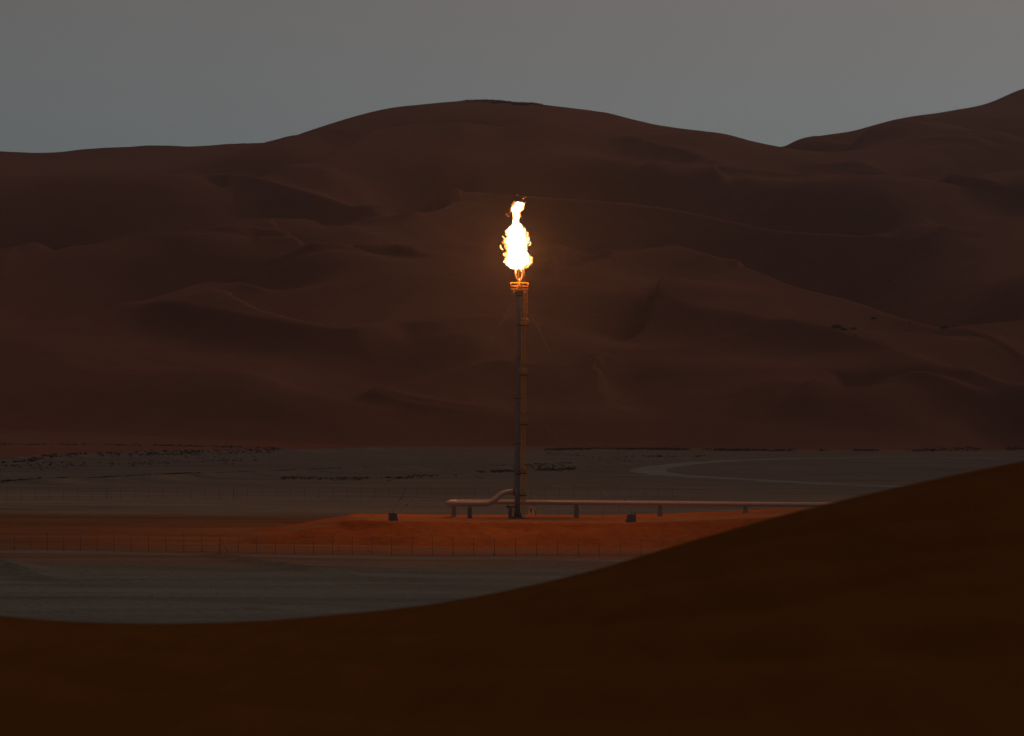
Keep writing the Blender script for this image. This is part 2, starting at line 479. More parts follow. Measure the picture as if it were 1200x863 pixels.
def ridge_sum(X, Y, want_d=False):
    Z = np.zeros(X.shape); near_d = np.full(X.shape, 1e3)
    for Ls, A, wf, wb in CL:
        w0 = max(wf, wb, 2.6 * wb if wb < wf else 0)
        m = (X > Ls[:, 0].min() - w0) & (X < Ls[:, 0].max() + w0) & (Y > Ls[:, 1].min() - w0) & (Y < Ls[:, 1].max() + w0)
        if not m.any(): continue
        d, s, t = seg_dist(X[m], Y[m], Ls)
        d = np.sqrt(d * d + 2.0) - 1.41
        w = np.where(s > 0, wb, wf)
        env = np.clip(np.minimum(t, 1 - t) / 0.16, 0, 1); env = env * env * (3 - 2 * env)
        near_d[m] = np.minimum(near_d[m], d + 70 * (1 - env))
        q = np.clip(d / w, 0, 1)
        wide = (w == max(wf, wb))
        Z[m] += A * env * np.where(wide, (1 - q * q) ** 2, (1 - q) ** 2)
        if wb < wf:      # hollow behind the crest, below the steep slip face of the next dune
            Z[m] -= 0.6 * A * env * np.where(s > 0, np.exp(-((d - 1.1 * wb) / (0.75 * wb)) ** 2) - math.exp(-(1.1 / 0.75) ** 2) * np.exp(-d / 20), 0)
    return (Z, near_d) if want_d else Z
# foot of the dunes and surroundings
foot = [(-200,541),(-80,542),(0,541),(50,538),(100,536),(200,533),(330,530),(450,527),(600,523),(800,525),(1000,527),(1200,525),(1350,522)]
for px, py in foot:
    p = on_z(px, py, 0.0)
    ctrl.append((p.x, p.y, 0.3)); ctrl.append((p.x * 0.96, p.y - 90, -6.0)); ctrl.append((p.x * 0.9, p.y - 260, -16.0))
for px, py in [(0,500),(150,495),(300,498),(420,500),(560,490),(700,485),(830,490),(950,500),(1080,490),(1200,495),(100,440),(250,430),(330,440),(700,470),(850,450),(1180,470)]:
    uy = py + (px - 600) * -ROLL
    p = at(px, py, nominal(uy)); ctrl.append(tuple(p))
for x in (-1500, -1000, -600, -200, 200, 600, 1000, 1500):
    ctrl.append((x, 4600, 60)); ctrl.append((x, 5000, -10)); ctrl.append((x, 5400, -30))
for x in (-1600, -1150, -800, 800, 1150, 1600):
    for y, z in ((1500, -14), (1900, -2), (2200, 14), (2600, 75), (3000, 150), (3400, 215), (3800, 245)):
        ctrl.append((x, y, z + 14 * math.sin(x * 0.013 + y * 0.007)))
ctrl = np.array(ctrl)
vals = ctrl[:, 2] - ridge_sum(ctrl[:, 0], ctrl[:, 1])
S = 1000.0
cx = ctrl[:, :2] / S
def tps_k(r2): return 0.5 * r2 * np.log(r2 + 1e-12)
n = len(cx)
K = tps_k(((cx[:, None, :] - cx[None]) ** 2).sum(-1)) + np.eye(n) * 1.5e-4
Pm = np.hstack([np.ones((n, 1)), cx])
Am = np.block([[K, Pm], [Pm.T, np.zeros((3, 3))]])
sol = np.linalg.solve(Am, np.concatenate([vals, np.zeros(3)]))
def base_height(xv, yv):
    Z = np.zeros((len(yv), len(xv)))
    X, Y = np.meshgrid(xv / S, yv / S)
    for k in range(n):
        Z += sol[k] * tps_k((X - cx[k, 0]) ** 2 + (Y - cx[k, 1]) ** 2)
    return Z + sol[n] + sol[n + 1] * X + sol[n + 2] * Y
dxs = span((-1600, -560, 20), (-560, 560, 3.0), (560, 1600, 20))
dys = span((1400, 1600, 10), (1600, 3950, 3.2), (3950, 5200, 25))
bx = span((-1600, 1600, 20)); by = span((1400, 5200, 20))
B = base_height(bx, by)
# smooth upsample of the base (linear on a 20 m lattice, then blurred by its own curvature-free spacing)
def upsample(B):
    from numpy import interp
    def cub(t):
        return np.stack([-0.5*t**3+t**2-0.5*t, 1.5*t**3-2.5*t**2+1, -1.5*t**3+2*t**2+0.5*t, 0.5*t**3-0.5*t**2], 0)
    def axis(vals, new, B, ax):
        st = vals[1] - vals[0]
        f = (new - vals[0]) / st
        i = np.clip(np.floor(f).astype(int), 0, len(vals) - 2); w = cub(f - i)
        out = 0
        for k in range(4):
            idx = np.clip(i + k - 1, 0, len(vals) - 1)
            out = out + (B[:, idx] * w[k][None] if ax == 1 else B[idx] * w[k][:, None])
        return out
    return axis(by, dys, axis(bx, dxs, B, 1), 0)
DX, DY = np.meshgrid(dxs, dys)
RZ, RD = ridge_sum(DX, DY, True)
def box_blur(a, rr):
    for ax in (0, 1):
        p = np.concatenate([np.repeat(a.take([0], ax), rr + 1, ax), a, np.repeat(a.take([-1], ax), rr, ax)], ax)
        c = np.cumsum(p, ax); nn = a.shape[ax]
        a = (c.take(range(2 * rr + 1, 2 * rr + 1 + nn), ax) - c.take(range(0, nn), ax)) / (2 * rr + 1)
    return a
RB_ = RZ
for _ in range(3): RB_ = box_blur(RB_, 4)
kw = np.clip((RD - 15) / 80, 0, 1); kw = kw * kw * (3 - 2 * kw)
kw = kw * np.clip((560 - np.abs(DX)) / 40, 0, 1)
DZ = upsample(B) + RZ * (1 - kw) + RB_ * kw
fade = np.clip(DZ / 25, 0, 1)
wx = DX + 40 * vnoise(DX, DY, 260, 21); wy = DY + 40 * vnoise(DX, DY, 260, 22)
rid = 1 - np.abs(vnoise(wx * 0.7 + wy * 0.5, wy * 1.1 - wx * 0.3, 120, 23))
DZ += fade * (1.0 * (rid ** 2 - 0.35) + 0.12 * vnoise(wx, wy * 1.6, 60, 24) + 0.06 * vnoise(DX, DY * 1.5, 14, 25))
dunes = grid_mesh('sand_dunes', dxs, dys, DZ, M['dune'])
tag(dunes, 'towering rust brown sand dunes rising behind the gravel plain', 'dunes', kind='structure')

def zdune(x, y):
    i = int(np.clip(np.searchsorted(dxs, x) - 1, 0, len(dxs) - 2)); j = int(np.clip(np.searchsorted(dys, y) - 1, 0, len(dys) - 2))
    u = (x - dxs[i]) / (dxs[i + 1] - dxs[i]); v = (y - dys[j]) / (dys[j + 1] - dys[j])
    return float((DZ[j, i] * (1 - u) + DZ[j, i + 1] * u) * (1 - v) + (DZ[j + 1, i] * (1 - u) + DZ[j + 1, i + 1] * u) * v)

def dune_hit(px, py):
    """first point of the dune surface along a pixel's line of sight"""
    a, b = ray(px, py)
    Y = 1500.0
    while Y < 5000:
        if CAM_Z + b * Y <= zdune(a * Y, Y): return Vector((a * Y, Y, zdune(a * Y, Y)))
        Y += 1.5
    return None

# ---------------------------------------------------------------- the near dune the photographer stands on
RY = 68.0
ridge_px = [(-200,706),(-80,714),(0,722),(60,727),(120,730),(200,731),(300,728),(400,720),(500,709),(600,691),(700,667),(800,637),(900,608.5),(1000,583),(1100,560.5),(1200,540),(1300,520),(1450,500)]
RP = np.array([tuple(at(px, py, RY)) for px, py in ridge_px])
RP = smooth_line(RP, 0.15)
fx = span((-160, -20, 4), (-20, -9, 0.5), (-9, 9, 0.09), (9, 20, 0.5), (20, 160, 4))
fy = span((-120, 8, 4), (8, 30, 0.5), (30, 64, 0.35), (64, 72, 0.08), (72, 125, 1.5))
FX, FY = np.meshgrid(fx, fy)
rz = np.interp(fx, RP[:, 0], RP[:, 2])
lo, hi = RP[0], RP[-1]
rz = np.where(fx < lo[0], lo[2] + 0.6 * (1 - np.exp((fx - lo[0]) / 25)), rz)
rz = np.where(fx > hi[0], hi[2] + 5.0 * (1 - np.exp(-(fx - hi[0]) / 40)), rz)
ryl = RY + 0 * fx
z0 = CAM_Z - 1.9 + 2.0 * np.tanh(fx / 60)
t = FY / ryl[None]
front = z0[None] + (rz - z0)[None] * np.where(t > 0, t, t * 0.3) - np.where(t < 0, 0.0016 * FY ** 2, 0)
front += (0.06 * vnoise(FX, FY, 9, 31) + 0.03 * vnoise(FX * 1.6 + FY * 0.3, FY, 3.2, 32)) * np.clip((RY - FY) / 14, 0, 1)
# slanting drift lines that run up to the crest
front += 0.045 * np.abs(np.sin((FX * 1.0 + FY * 0.33 + 1.2 * vnoise(FX, FY, 12, 34)) * 0.9)) * np.clip((RY - FY) / 10, 0, 1)
back = rz[None] - 0.60 * (FY - RY) + 0.0 * FX
k = 0.14   # soft crest
FZ = -np.log(np.exp(-np.clip(front - 24, -40, 40) / k * 1.0) + np.exp(-np.clip(back - 24, -40, 40) / k)) * k + 24 + k * 0.0
FZ += k * math.log(2) * np.exp(-((FY - RY) / 0.45) ** 2)
want = (rz - CAM_Z) / RY
for _ in range(3):
    sel = fy > 20
    have = ((FZ[sel] - CAM_Z) / FY[sel]).max(0)
    FZ = FZ + ((want - have) * RY)[None] * np.clip(FY / RY, 0, 1)
FZ = np.maximum(FZ, -4.0)
edge = np.clip((np.abs(FX) - 90) / 70, 0, 1); FZ -= edge ** 2 * 30; FZ -= np.clip((-40 - FY) / 80, 0, 1) ** 2 * 30
FZ = np.maximum(FZ, -4.0)
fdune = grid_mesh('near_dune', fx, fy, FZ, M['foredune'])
tag(fdune, 'dark smooth sand dune slope filling the foreground', 'dune', kind='structure')

# ---------------------------------------------------------------- raised sand pad of the flare
PAD = 3.5
px0 = span((-75, 110, 0.8)); py0 = span((664, 840, 0.7))
AX, AY = np.meshgrid(px0, py0)
front_e = 709 + 2.0 * vnoise(AX, AY * 0, 18, 41)
back_e = 760 + 0.10 * np.clip(AX, 0, 100) + 2 * vnoise(AX, AY * 0, 18, 42)
left_e = -29 + 0 * AX
top = PAD + 1.5 * np.clip((AX - 14) / 34, 0, 1) ** 1.4
top += 0.5 * np.exp(-((AX + 27) / 4) ** 2 - ((AY - 722) / 10) ** 2)
dfr = (AY - front_e) / 16.0           # front slope
dbk = (back_e - AY) / 14.0
dlf = (AX - left_e) / 26.0
h = np.minimum(np.minimum(dfr, dbk), np.where(dlf < 0, dlf, 1))
s = np.clip(1 + h, 0, 1.0)
s = np.where(s < 1, s ** 1.15, 1)
AZ = -0.9 + (top + 0.9) * s
slope_m = np.clip((1 - s) * 8, 0, 1) * np.clip(s * 4, 0, 1)
gul = 1 - np.abs(vnoise(AX + 0.35 * AY, AY * 0.25, 4.5, 43))
AZ += slope_m * (-0.32 * gul ** 3 + 0.18 * vnoise(AX, AY, 6, 44)) + 0.05 * vnoise(AX, AY, 5, 45) + 0.03 * vnoise(AX, AY, 1.8, 46)
# windrow left by the grader along the front edge and on the right
AZ += 0.22 * np.exp(-((AY - front_e - 1.0) / 0.9) ** 2) * s
AZ += 0.25 * np.exp(-((AY - (722 + 0.20 * AX)) / 1.2) ** 2) * np.clip((AX - 8) / 10, 0, 1)
pad = grid_mesh('sand_pad', px0, py0, AZ, M['pad'])
tag(pad, 'raised orange sand pad carrying the flare stack', 'sand pad', kind='structure')
def zpad(x, y):
    i = int(np.clip(np.searchsorted(px0, x) - 1, 0, len(px0) - 2)); j = int(np.clip(np.searchsorted(py0, y) - 1, 0, len(py0) - 2))
    return float(AZ[j:j + 2, i:i + 2].mean())

# ---------------------------------------------------------------- vehicle tracks (thin graded sheets on the plain)
def strip(name, pix, width, label, lift=0.06, mat='track'):
    L = smooth_line([tuple(on_z(*p))[:2] for p in pix], 3.0)
    me = bpy.data.meshes.new(name); vs, fs = [], []
    for i, p in enumerate(L):
        d = L[min(i + 1, len(L) - 1)] - L[max(i - 1, 0)]; d = d / np.hypot(*d); nrm = np.array([-d[1], d[0]])
        wv = width * (0.85 + 0.3 * (vnoise(np.array([i * 3.0]), np.array([0.0]), 15, 51)[0] * 0.5 + 0.5))
        for u in (-1, -0.5, 0, 0.5, 1):
            q = p + nrm * wv * 0.5 * u
            vs.append((q[0], q[1], zground(q[0], q[1]) + lift - (0.12 if abs(u) == 1 else 0)))
    for i in range(len(L) - 1):
        for k in range(4):
            a = i * 5 + k; fs.append((a, a + 5, a + 6, a + 1))
    me.from_pydata(vs, [], fs); me.polygons.foreach_set('use_smooth', [True] * len(fs)); me.update()
    return tag(link_mesh(name, me, M[mat]), label, 'track', kind='structure')
strip('patrol_track', [(-60,645.5),(60,647.5),(200,650),(330,652.5),(480,655),(620,657),(760,659)], 6.0, 'pale graded patrol track along the near fence')
strip('service_track', [(1160,536.5),(1000,536.5),(880,539),(800,544),(760,550),(775,555),(840,560),(930,565),(1040,569.5),(1150,573)], 17.0, 'pale looping service track on the far right of the plain', mat='pale_track')

# ---------------------------------------------------------------- flare stack
base = on_z(606.4, 608.0, PAD)
SX, SY = base.x, base.y
base.z = zpad(SX, SY)
M_PX = SY / F_PX
zpx = lambda py: PAD + (608.0 - py) * M_PX       # height of an image row on the stack
xpx = lambda px, py: at(px, py, SY).x
stack = tag(empty('flare_stack', base), 'tall thin steel gas flare stack with caged yellow ladder on sand pad', 'flare stack')
O = Vector(base)
zt = zpx(341)
# shaft
mb = MB(); sh = []
for i in range(9):
    f = i / 8; z = base.z + 0.25 + (zt - base.z) * f
    sh.append(((SX, SY, z), 0.49 - 0.15 * f))
mb.tube([p for p, r in sh], [r for p, r in sh], 20)
shaft = mb.build('shaft', M['steel'], stack, O)
for py in (556, 520, 467, 420, 381, 347):
    f = (608 - py) / 267; r = 0.49 - 0.15 * f; z = zpx(py)
    MB().tube([(SX, SY, z - 0.09), (SX, SY, z + 0.09)], r + 0.09, 20).build('flange', M['dark_steel'], shaft, O)
# base plate, anchor bolts and gussets
mb = MB().box(SX, SY, base.z + 0.28, 1.9, 1.9, 0.12, 0.02)
mb.build('base_plate', M['dark_steel'], stack, O)
MB().box(SX + 0.2, SY, base.z + 0.06, 3.4, 3.2, 0.34, 0.04).build('footing', M['concrete'], stack, O)
for k in range(8):
    a = k * math.pi / 4
    mb = MB()
    x, y = SX + math.cos(a) * 0.68, SY + math.sin(a) * 0.68
    mb.tube([(x, y, base.z + 0.3), (x, y, base.z + 0.62)], 0.06, 8)
    mb.build('anchor_bolt', M['dark_steel'], stack, O)
    mb = MB(); c, s_ = math.cos(a + 0.39), math.sin(a + 0.39)
    p = [Vector((SX + c * r, SY + s_ * r, base.z + zz)) for r, zz in ((0.46, 0.34), (0.85, 0.34), (0.46, 1.5))]
    w = Vector((-s_, c, 0)) * 0.025
    vs = [mb.bm.verts.new(q + w) for q in p] + [mb.bm.verts.new(q - w) for q in p]
    mb.bm.faces.new(vs[:3]); mb.bm.faces.new(vs[3:][::-1])
    for i in range(3): mb.bm.faces.new((vs[i], vs[(i + 1) % 3], vs[3 + (i + 1) % 3], vs[3 + i]))
    mb.build('gusset', M['steel'], stack, O)

def railing(cx, cy, z, hx, hy, parent, mat, r=0.045, h=1.1, posts=3):
    mb = MB()
    c = [(cx - hx, cy - hy), (cx + hx, cy - hy), (cx + hx, cy + hy), (cx - hx, cy + hy)]
    for zz in (z + h, z + h * 0.5):
        for i in range(4):
            mb.tube([(*c[i], zz), (*c[(i + 1) % 4], zz)], r, 8)
    for zz, hh in ((z + 0.04, 0.07),):
        for i in range(4):
            (x0, y0), (x1, y1) = c[i], c[(i + 1) % 4]
            mb.box((x0 + x1) / 2, (y0 + y1) / 2, zz, abs(x1 - x0) + 0.02, abs(y1 - y0) + 0.02, hh)
    for i in range(4):
        (x0, y0), (x1, y1) = c[i], c[(i + 1) % 4]
        for k in range(posts):
            t = k / posts
            mb.tube([(x0 + (x1 - x0) * t, y0 + (y1 - y0) * t, z), (x0 + (x1 - x0) * t, y0 + (y1 - y0) * t, z + h)], r, 8)
    return mb.build('railing', mat, parent, O)

# top platform round the stack
zp = zpx(339.5)
tp = MB()
for k in range(22): tp.box(SX - 1.55 + k * 3.1 / 21, SY, zp, 0.045, 2.7, 0.06)
for k in range(5): tp.box(SX, SY - 1.32 + k * 0.66, zp - 0.004, 3.15, 0.04, 0.05)
for dx in (-1.2, 1.2): tp.box(SX + dx, SY, zp - 0.16, 0.12, 2.6, 0.2)
for dy in (-1.0, 1.0): tp.box(SX, SY + dy, zp - 0.162, 3.0, 0.12, 0.2)
tp.tube([(SX, SY, zp - 0.07), (SX, SY, zp - 0.035)], 0.95, 20)  # solid plate added to keep the flame's light off the shaft
top_pl = tp.build('top_platform', M['hot_steel'], stack, O)
railing(SX, SY, zp + 0.05, 1.55, 1.32, top_pl, M['yellow'], 0.05, 1.15, 2)
mb = MB()
for dx, dy in ((-1.2, -1.0), (1.2, -1.0), (-1.2, 1.0), (1.2, 1.0)):
    mb.tube([(SX + dx, SY + dy, zp - 0.2), (SX + dx * 0.25, SY + dy * 0.25, zp - 1.6)], 0.05, 8)
mb.build('platform_brace', M['steel'], top_pl, O)
mb = MB().box(SX - 1.35, SY - 1.2, zp - 0.45, 0.5, 0.3, 0.75, 0.02)
mb.build('junction_box', M['hot_steel'], top_pl, O)
# burner tip: drum, riser and bowed steam arms
burner = MB().tube([(SX, SY, zp + 0.05), (SX, SY, zpx(332)), (SX, SY, zpx(330.5)), (SX, SY, zpx(327))], [0.52, 0.52, 0.36, 0.33], 20).build('burner_tip', M['hot_steel'], stack, O)
MB().tube([(SX, SY, zpx(328)), (SX, SY, zpx(316)), (SX, SY, zpx(315))], [0.20, 0.20, 0.26], 16).build('nozzle', M['dark_steel'], burner, O)
for k in range(8):
    a = k * math.pi / 4 + 0.2
    prof = [(0.32, 329.5), (0.50, 327.3), (0.72, 324.6), (0.86, 321.8), (0.90, 319.4), (0.84, 317), (0.70, 314.8)]
    mb = MB().tube([(SX + math.cos(a) * r, SY + math.sin(a) * r, zpx(py)) for r, py in prof], 0.10, 8)
    mb.build('steam_arm', M['hot_steel'], burner, O)
mb = MB().tube([(SX + math.cos(k * math.pi / 12) * 0.72, SY + math.sin(k * math.pi / 12) * 0.72, zpx(315.2)) for k in range(24)], 0.07, 8, closed=True)
mb.build('steam_ring', M['hot_steel'], burner, O)

# ladder flights with cages and rest platforms (beside the shaft, slightly towards the camera)
LY = SY - 0.15
plat_rows = [381.0, 439.0, 497.0, 554.0, 580.0]
flights = [(341, 381, 615.8), (381, 439, 613.3), (439, 497, 613.8), (497, 554, 613.4), (554, 580, 614.4), (580, 606.5, 613.2)]
for i, (pt, pb, pxc) in enumerate(flights):
    xc = xpx(pxc, 0.5 * (pt + pb))
    z1 = zpx(pt) + (1.1 if i else 0.3); z0_ = zpx(pb)
    lad = MB()
    for sgn in (-0.22, 0.22): lad.box(xc + sgn, LY, (z0_ + z1) / 2, 0.09, 0.09, z1 - z0_)
    zz = z0_ + 0.3
    while zz < z1:
        lad.tube([(xc - 0.22, LY, zz), (xc + 0.22, LY, zz)], 0.022, 6); zz += 0.3
    for t in (0.15, 0.5, 0.85):
        zb = z0_ + (z1 - z0_) * t
        lad.box((SX + 0.3 + xc - 0.22) / 2, LY + 0.05, zb, xc - 0.22 - SX - 0.3, 0.06, 0.06)
    lo_ = lad.build('ladder', M['yellow'], stack, O)
    cage = MB()
    zz = z0_ + 2.2
    zs = []
    while zz < z1:
        ring = [(xc + math.sin(a) * 0.38, LY - 0.36 + math.cos(a) * 0.40, zz) for a in np.linspace(0.5, 2 * math.pi - 0.5, 15)]
        cage.tube(ring, 0.035, 6); zs.append(zz); zz += 0.92
    if len(zs) > 1:
        for a in np.linspace(0.9, 2 * math.pi - 0.9, 7):
            cage.tube([(xc + math.sin(a) * 0.38, LY - 0.36 + math.cos(a) * 0.40, zs[0]), (xc + math.sin(a) * 0.38, LY - 0.36 + math.cos(a) * 0.40, zs[-1])], 0.035, 6)
        cage.build('safety_cage', M['yellow'], lo_, O)
for i, py in enumerate(plat_rows):
    z = zpx(py); x0_, x1_ = [(610.2, 619.6), (608.8, 618.3), (609.6, 618.3), (609.5, 617.0), (609.0, 617.0)][i]
    xa, xb = xpx(x0_, py), xpx(x1_, py)
    mb = MB()
    for k in range(13): mb.box(xa + (xb - xa) * (k + 0.5) / 13, LY - 0.2, z, 0.04, 1.5, 0.06)
    mb.box((xa + xb) / 2, LY - 0.85, z - 0.13, xb - xa, 0.08, 0.16); mb.box((xa + xb) / 2, LY + 0.45, z - 0.13, xb - xa, 0.08, 0.16)
    pl = mb.build('rest_platform', M['dark_steel'], stack, O)
    if i < 4:
        railing((xa + xb) / 2, LY - 0.2, z + 0.05, (xb - xa) / 2 - 0.04, 0.7, pl, M['yellow'], 0.032, 1.1, 2)
# pilot gas line and conduit clipped to the shaft
mb = MB().tube([(SX - 0.62, SY - 0.1, base.z + 0.6), (SX - 0.48, SY - 0.1, zpx(345)), (SX - 0.5, SY - 0.1, zp + 0.3)], 0.045, 8)
mb.build('pilot_line', M['steel'], stack, O)

# ---------------------------------------------------------------- guy wires and anchor blocks
def block(x0, x1, py_top, py_base, mirror, label):
    c = on_z((x0 + x1) / 2, py_base, PAD); Y = c.y
    xa, xb = at(x0, py_base, Y).x, at(x1, py_base, Y).x
    zb = zpad(c.x, Y) - 0.25; zt_ = at(x0, py_top, Y).z
    w = xb - xa; hgt = zt_ - zb
    o = tag(empty('anchor_block', (c.x, Y, zb)), label, 'anchor block', 'concrete guy anchor blocks')
    prof = [(0, 0), (1, 0), (1, 0.42), (0.80, 0.80), (0.74, 1.0), (0.0, 1.0)]
    if mirror: prof = [(1 - a, b) for a, b in prof][::-1]
    mb = MB().prism([(xa + a * w, zb + b * hgt) for a, b in prof], Y - 0.1, Y + 1.9)
    bmesh.ops.bevel(mb.bm, geom=list(mb.bm.edges), offset=0.05, segments=2, affect='EDGES')
    mb.build('concrete_body', M['concrete'], o, (c.x, Y, zb))
    tops = []
    for k, u in enumerate((0.12, 0.42, 0.86)):
        uu = 1 - u if mirror else u
        if k == 2: uu = (0.16 if mirror else 0.84)
        x = xa + uu * w
        zz = zb + hgt * (1.0 if k < 2 else 0.72)
        mb = MB().box(x, Y + 0.9, zz + 0.14, 0.10, 0.5, 0.40, 0.015)
        mb.tube([(x, Y + 0.62, zz + 0.22), (x, Y + 1.18, zz + 0.22)], 0.07, 8)
        mb.build('anchor_lug', M['dark_steel'], o, (c.x, Y, zb))
        tops.append(Vector((x, Y + 0.9, zz + 0.24)))
    return o, tops
bl, tl = block(455.2, 466.6, 601.0, 611.8, False, 'concrete guy anchor block on the pad left of the pipes')
br, tr = block(733.4, 745.2, 602.6, 613.8, True, 'concrete guy anchor block on the pad in front of the long pipe')
def guy(a, pyt, label):
    f = (608 - pyt) / 267; r = 0.49 - 0.15 * f
    b = Vector((SX + math.copysign(r + 0.12, a.x - SX), SY - 0.1, zpx(pyt)))
    o = tag(empty('guy_wire', a), label, 'guy wire', 'guy wires staying the flare stack')
    pts = []
    for i in range(25):
        t = i / 24; p = a.lerp(b, t); p.z -= 0.35 * 4 * t * (1 - t); pts.append(p)
    MB().tube(pts, 0.016, 6).build('cable', M['dark_steel'], o, a)
    d = (pts[1] - pts[0]).normalized()
    mb = MB().tube([a + d * 2.6, a + d * 2.75, a + d * 3.3, a + d * 3.45], [0.03, 0.09, 0.09, 0.03], 8)
    mb.build('turnbuckle', M['dark_steel'], o, a)
    mb = MB().box(b.x, b.y, b.z, 0.22, 0.16, 0.3, 0.02)
    mb.build('shaft_lug', M['dark_steel'], o, a)
guy(tl[2], 467, 'lower guy wire running from the left anchor block')
guy(tl[1], 346, 'upper guy wire running from the left anchor block')
guy(tr[2], 467, 'lower guy wire running from the right anchor block')
guy(tr[1], 346, 'upper guy wire running from the right anchor block')

# ---------------------------------------------------------------- pipes
YN = SY - 1.5                     # near pipe that feeds the stack
YB = SY + 7.0                     # long pipe behind it
zn = at(560, 590.6, YN).z; zb_ = at(700, 589.6, YB).z
RN, RB = 0.50, 0.43
xl = at(520.5, 590, YN).x
p_el = at(574.5, 590.4, YN); p_up = at(590.5, 576.8, YN)
pl_pipe = tag(empty('feed_pipe', (p_el.x, YN, zn)), 'pale gas pipe bending up at an angle into the flare stack', 'pipe')
OP = Vector((p_el.x, YN, zn))
path = arc_path([(xl + 1.9, YB - 1.0, zn), (xl + 0.5, YN + 0.6, zn), (xl + 3.0, YN, zn), (p_el.x, YN, zn), (p_up.x, YN + 0.9, p_up.z), (SX - 0.25, SY, p_up.z)], 1.15, 8)
MB().tube(path, RN, 24).build('pipe_run', M['pipe'], pl_pipe, OP)
for x in (SX - 0.62, SX - 0.78):
    MB().tube([(x - 0.06, SY, p_up.z), (x + 0.06, SY, p_up.z)], RN + 0.16, 24).build('flange', M['dark_steel'], pl_pipe, OP)
for x in (at(545, 590, YN).x, at(566, 590, YN).x):
    MB().tube([(x - 0.03, YN, zn), (x + 0.03, YN, zn)], RN + 0.012, 24).build('weld_band', M['steel'], pl_pipe, OP)
xr = 175.0
lp = tag(empty('long_pipe', (xl + 2, YB, zb_)), 'long straight pale pipe on pedestals running off to the right', 'pipe')
OL = Vector((xl + 2, YB, zb_))
MB().tube([(xl + 0.9, YB, zb_), (xl + 1.1, YB, zb_), (20, YB, zb_), (60, YB, zb_), (xr, YB, zb_)], [RB * 0.6, RB, RB, RB, RB], 24).build('pipe_run', M['pipe'], lp, OL)
k = xl + 13.0
while k < xr:
    MB().tube([(k - 0.03, YB, zb_), (k + 0.03, YB, zb_)], RB + 0.012, 24).build('weld_band', M['steel'], lp, OL); k += 12.0

def support(px, wpx, Y, r, zc, label, beam=False):
    x = at(px, 595, Y).x; zg = (zpad(x, Y) if x < 105 else 4.2) - 0.2
    w = wpx * Y / F_PX
    o = tag(empty('pipe_support', (x, Y, zg)), label, 'pipe support', 'concrete pipe supports on the pad')
    Op = Vector((x, Y, zg)); ztop = zc - r - 0.28
    ztop = max(ztop, zg + 0.5)
    MB().box(x, Y, (zg + ztop) / 2, w, w * 0.9, ztop - zg, 0.03, 0.88).build('pedestal', M['concrete'], o, Op)
    mb = MB().box(x, Y, ztop + 0.04, w * 0.86, w * 0.85, 0.08)
    mb.box(x, Y, (ztop + zc - r) / 2 + 0.06, 0.10, w * 0.6, zc - r - ztop + 0.1)
    mb.box(x, Y, zc - r - 0.03, w * 0.5, 0.5, 0.09)
    mb.build('saddle', M['dark_steel'], o, Op)
    if beam:
        mb = MB().box(x + 0.25, Y - 0.2, ztop + 0.30, w * 1.9, 0.22, 0.26, 0.02)
        mb.tube([(x - w * 0.6, Y - 0.35, ztop + 0.30), (x - w * 0.6, Y - 0.05, ztop + 0.30)], 0.26, 12)
        mb.build('clamp_beam', M['dark_steel'], o, Op)
    return o
support(532.0, 5.6, YB, RB, zb_, 'concrete support under the left end of the long pipe, leftmost of all')
support(550.6, 5.6, YN, RN, zn, 'grey concrete support with narrow neck under the sloping feed pipe')
support(598.2, 5.2, YN - 0.4, RN, zn + 0.0, 'concrete support with dark clamp beam just left of the stack base', True)
support(675.5, 5.8, YB, RB, zb_, 'concrete pipe support between the stack and the right anchor block')
support(773.5, 5.6, YB, RB, zb_, 'concrete pipe support just right of the right anchor block')
support(873.5, 5.4, YB, RB, zb_, 'concrete pipe support farthest right, close to the dark near dune')

# ---------------------------------------------------------------- ignition panel on a frame beside the stack
c = on_z(622.4, 603.5, PAD); zc_ = zpad(c.x, c.y)
ip = tag(empty('ignition_panel', (c.x, c.y, zc_)), 'small yellow framed panel standing right of the stack base', 'control panel')
OI = Vector((c.x, c.y, zc_)); u = c.y / F_PX
for dx in (-2.4, 2.4):
    MB().box(c.x + dx * u, c.y, zc_ + 0.85, 0.12, 0.12, 1.9).build('leg', M['yellow'], ip, OI)
MB().box(c.x, c.y, zc_ + 0.75, 4.8 * u, 0.10, 0.12).build('crossbar', M['yellow'], ip, OI)
MB().box(c.x - 0.05, c.y - 0.12, zc_ + 1.35, 2.2 * u, 0.22, 0.85, 0.02).build('cabinet', M['dark_steel'], ip, OI)
MB().box(c.x, c.y - 0.05, zc_ + 1.84, 5.6 * u, 0.5, 0.06).build('canopy', M['yellow'], ip, OI)
MB().tube([(c.x - 0.32, c.y + 0.1, zc_ + 1.8), (c.x - 0.32, c.y + 0.1, zc_ + 4.6)], 0.035, 8).build('conduit', M['dark_steel'], ip, OI)

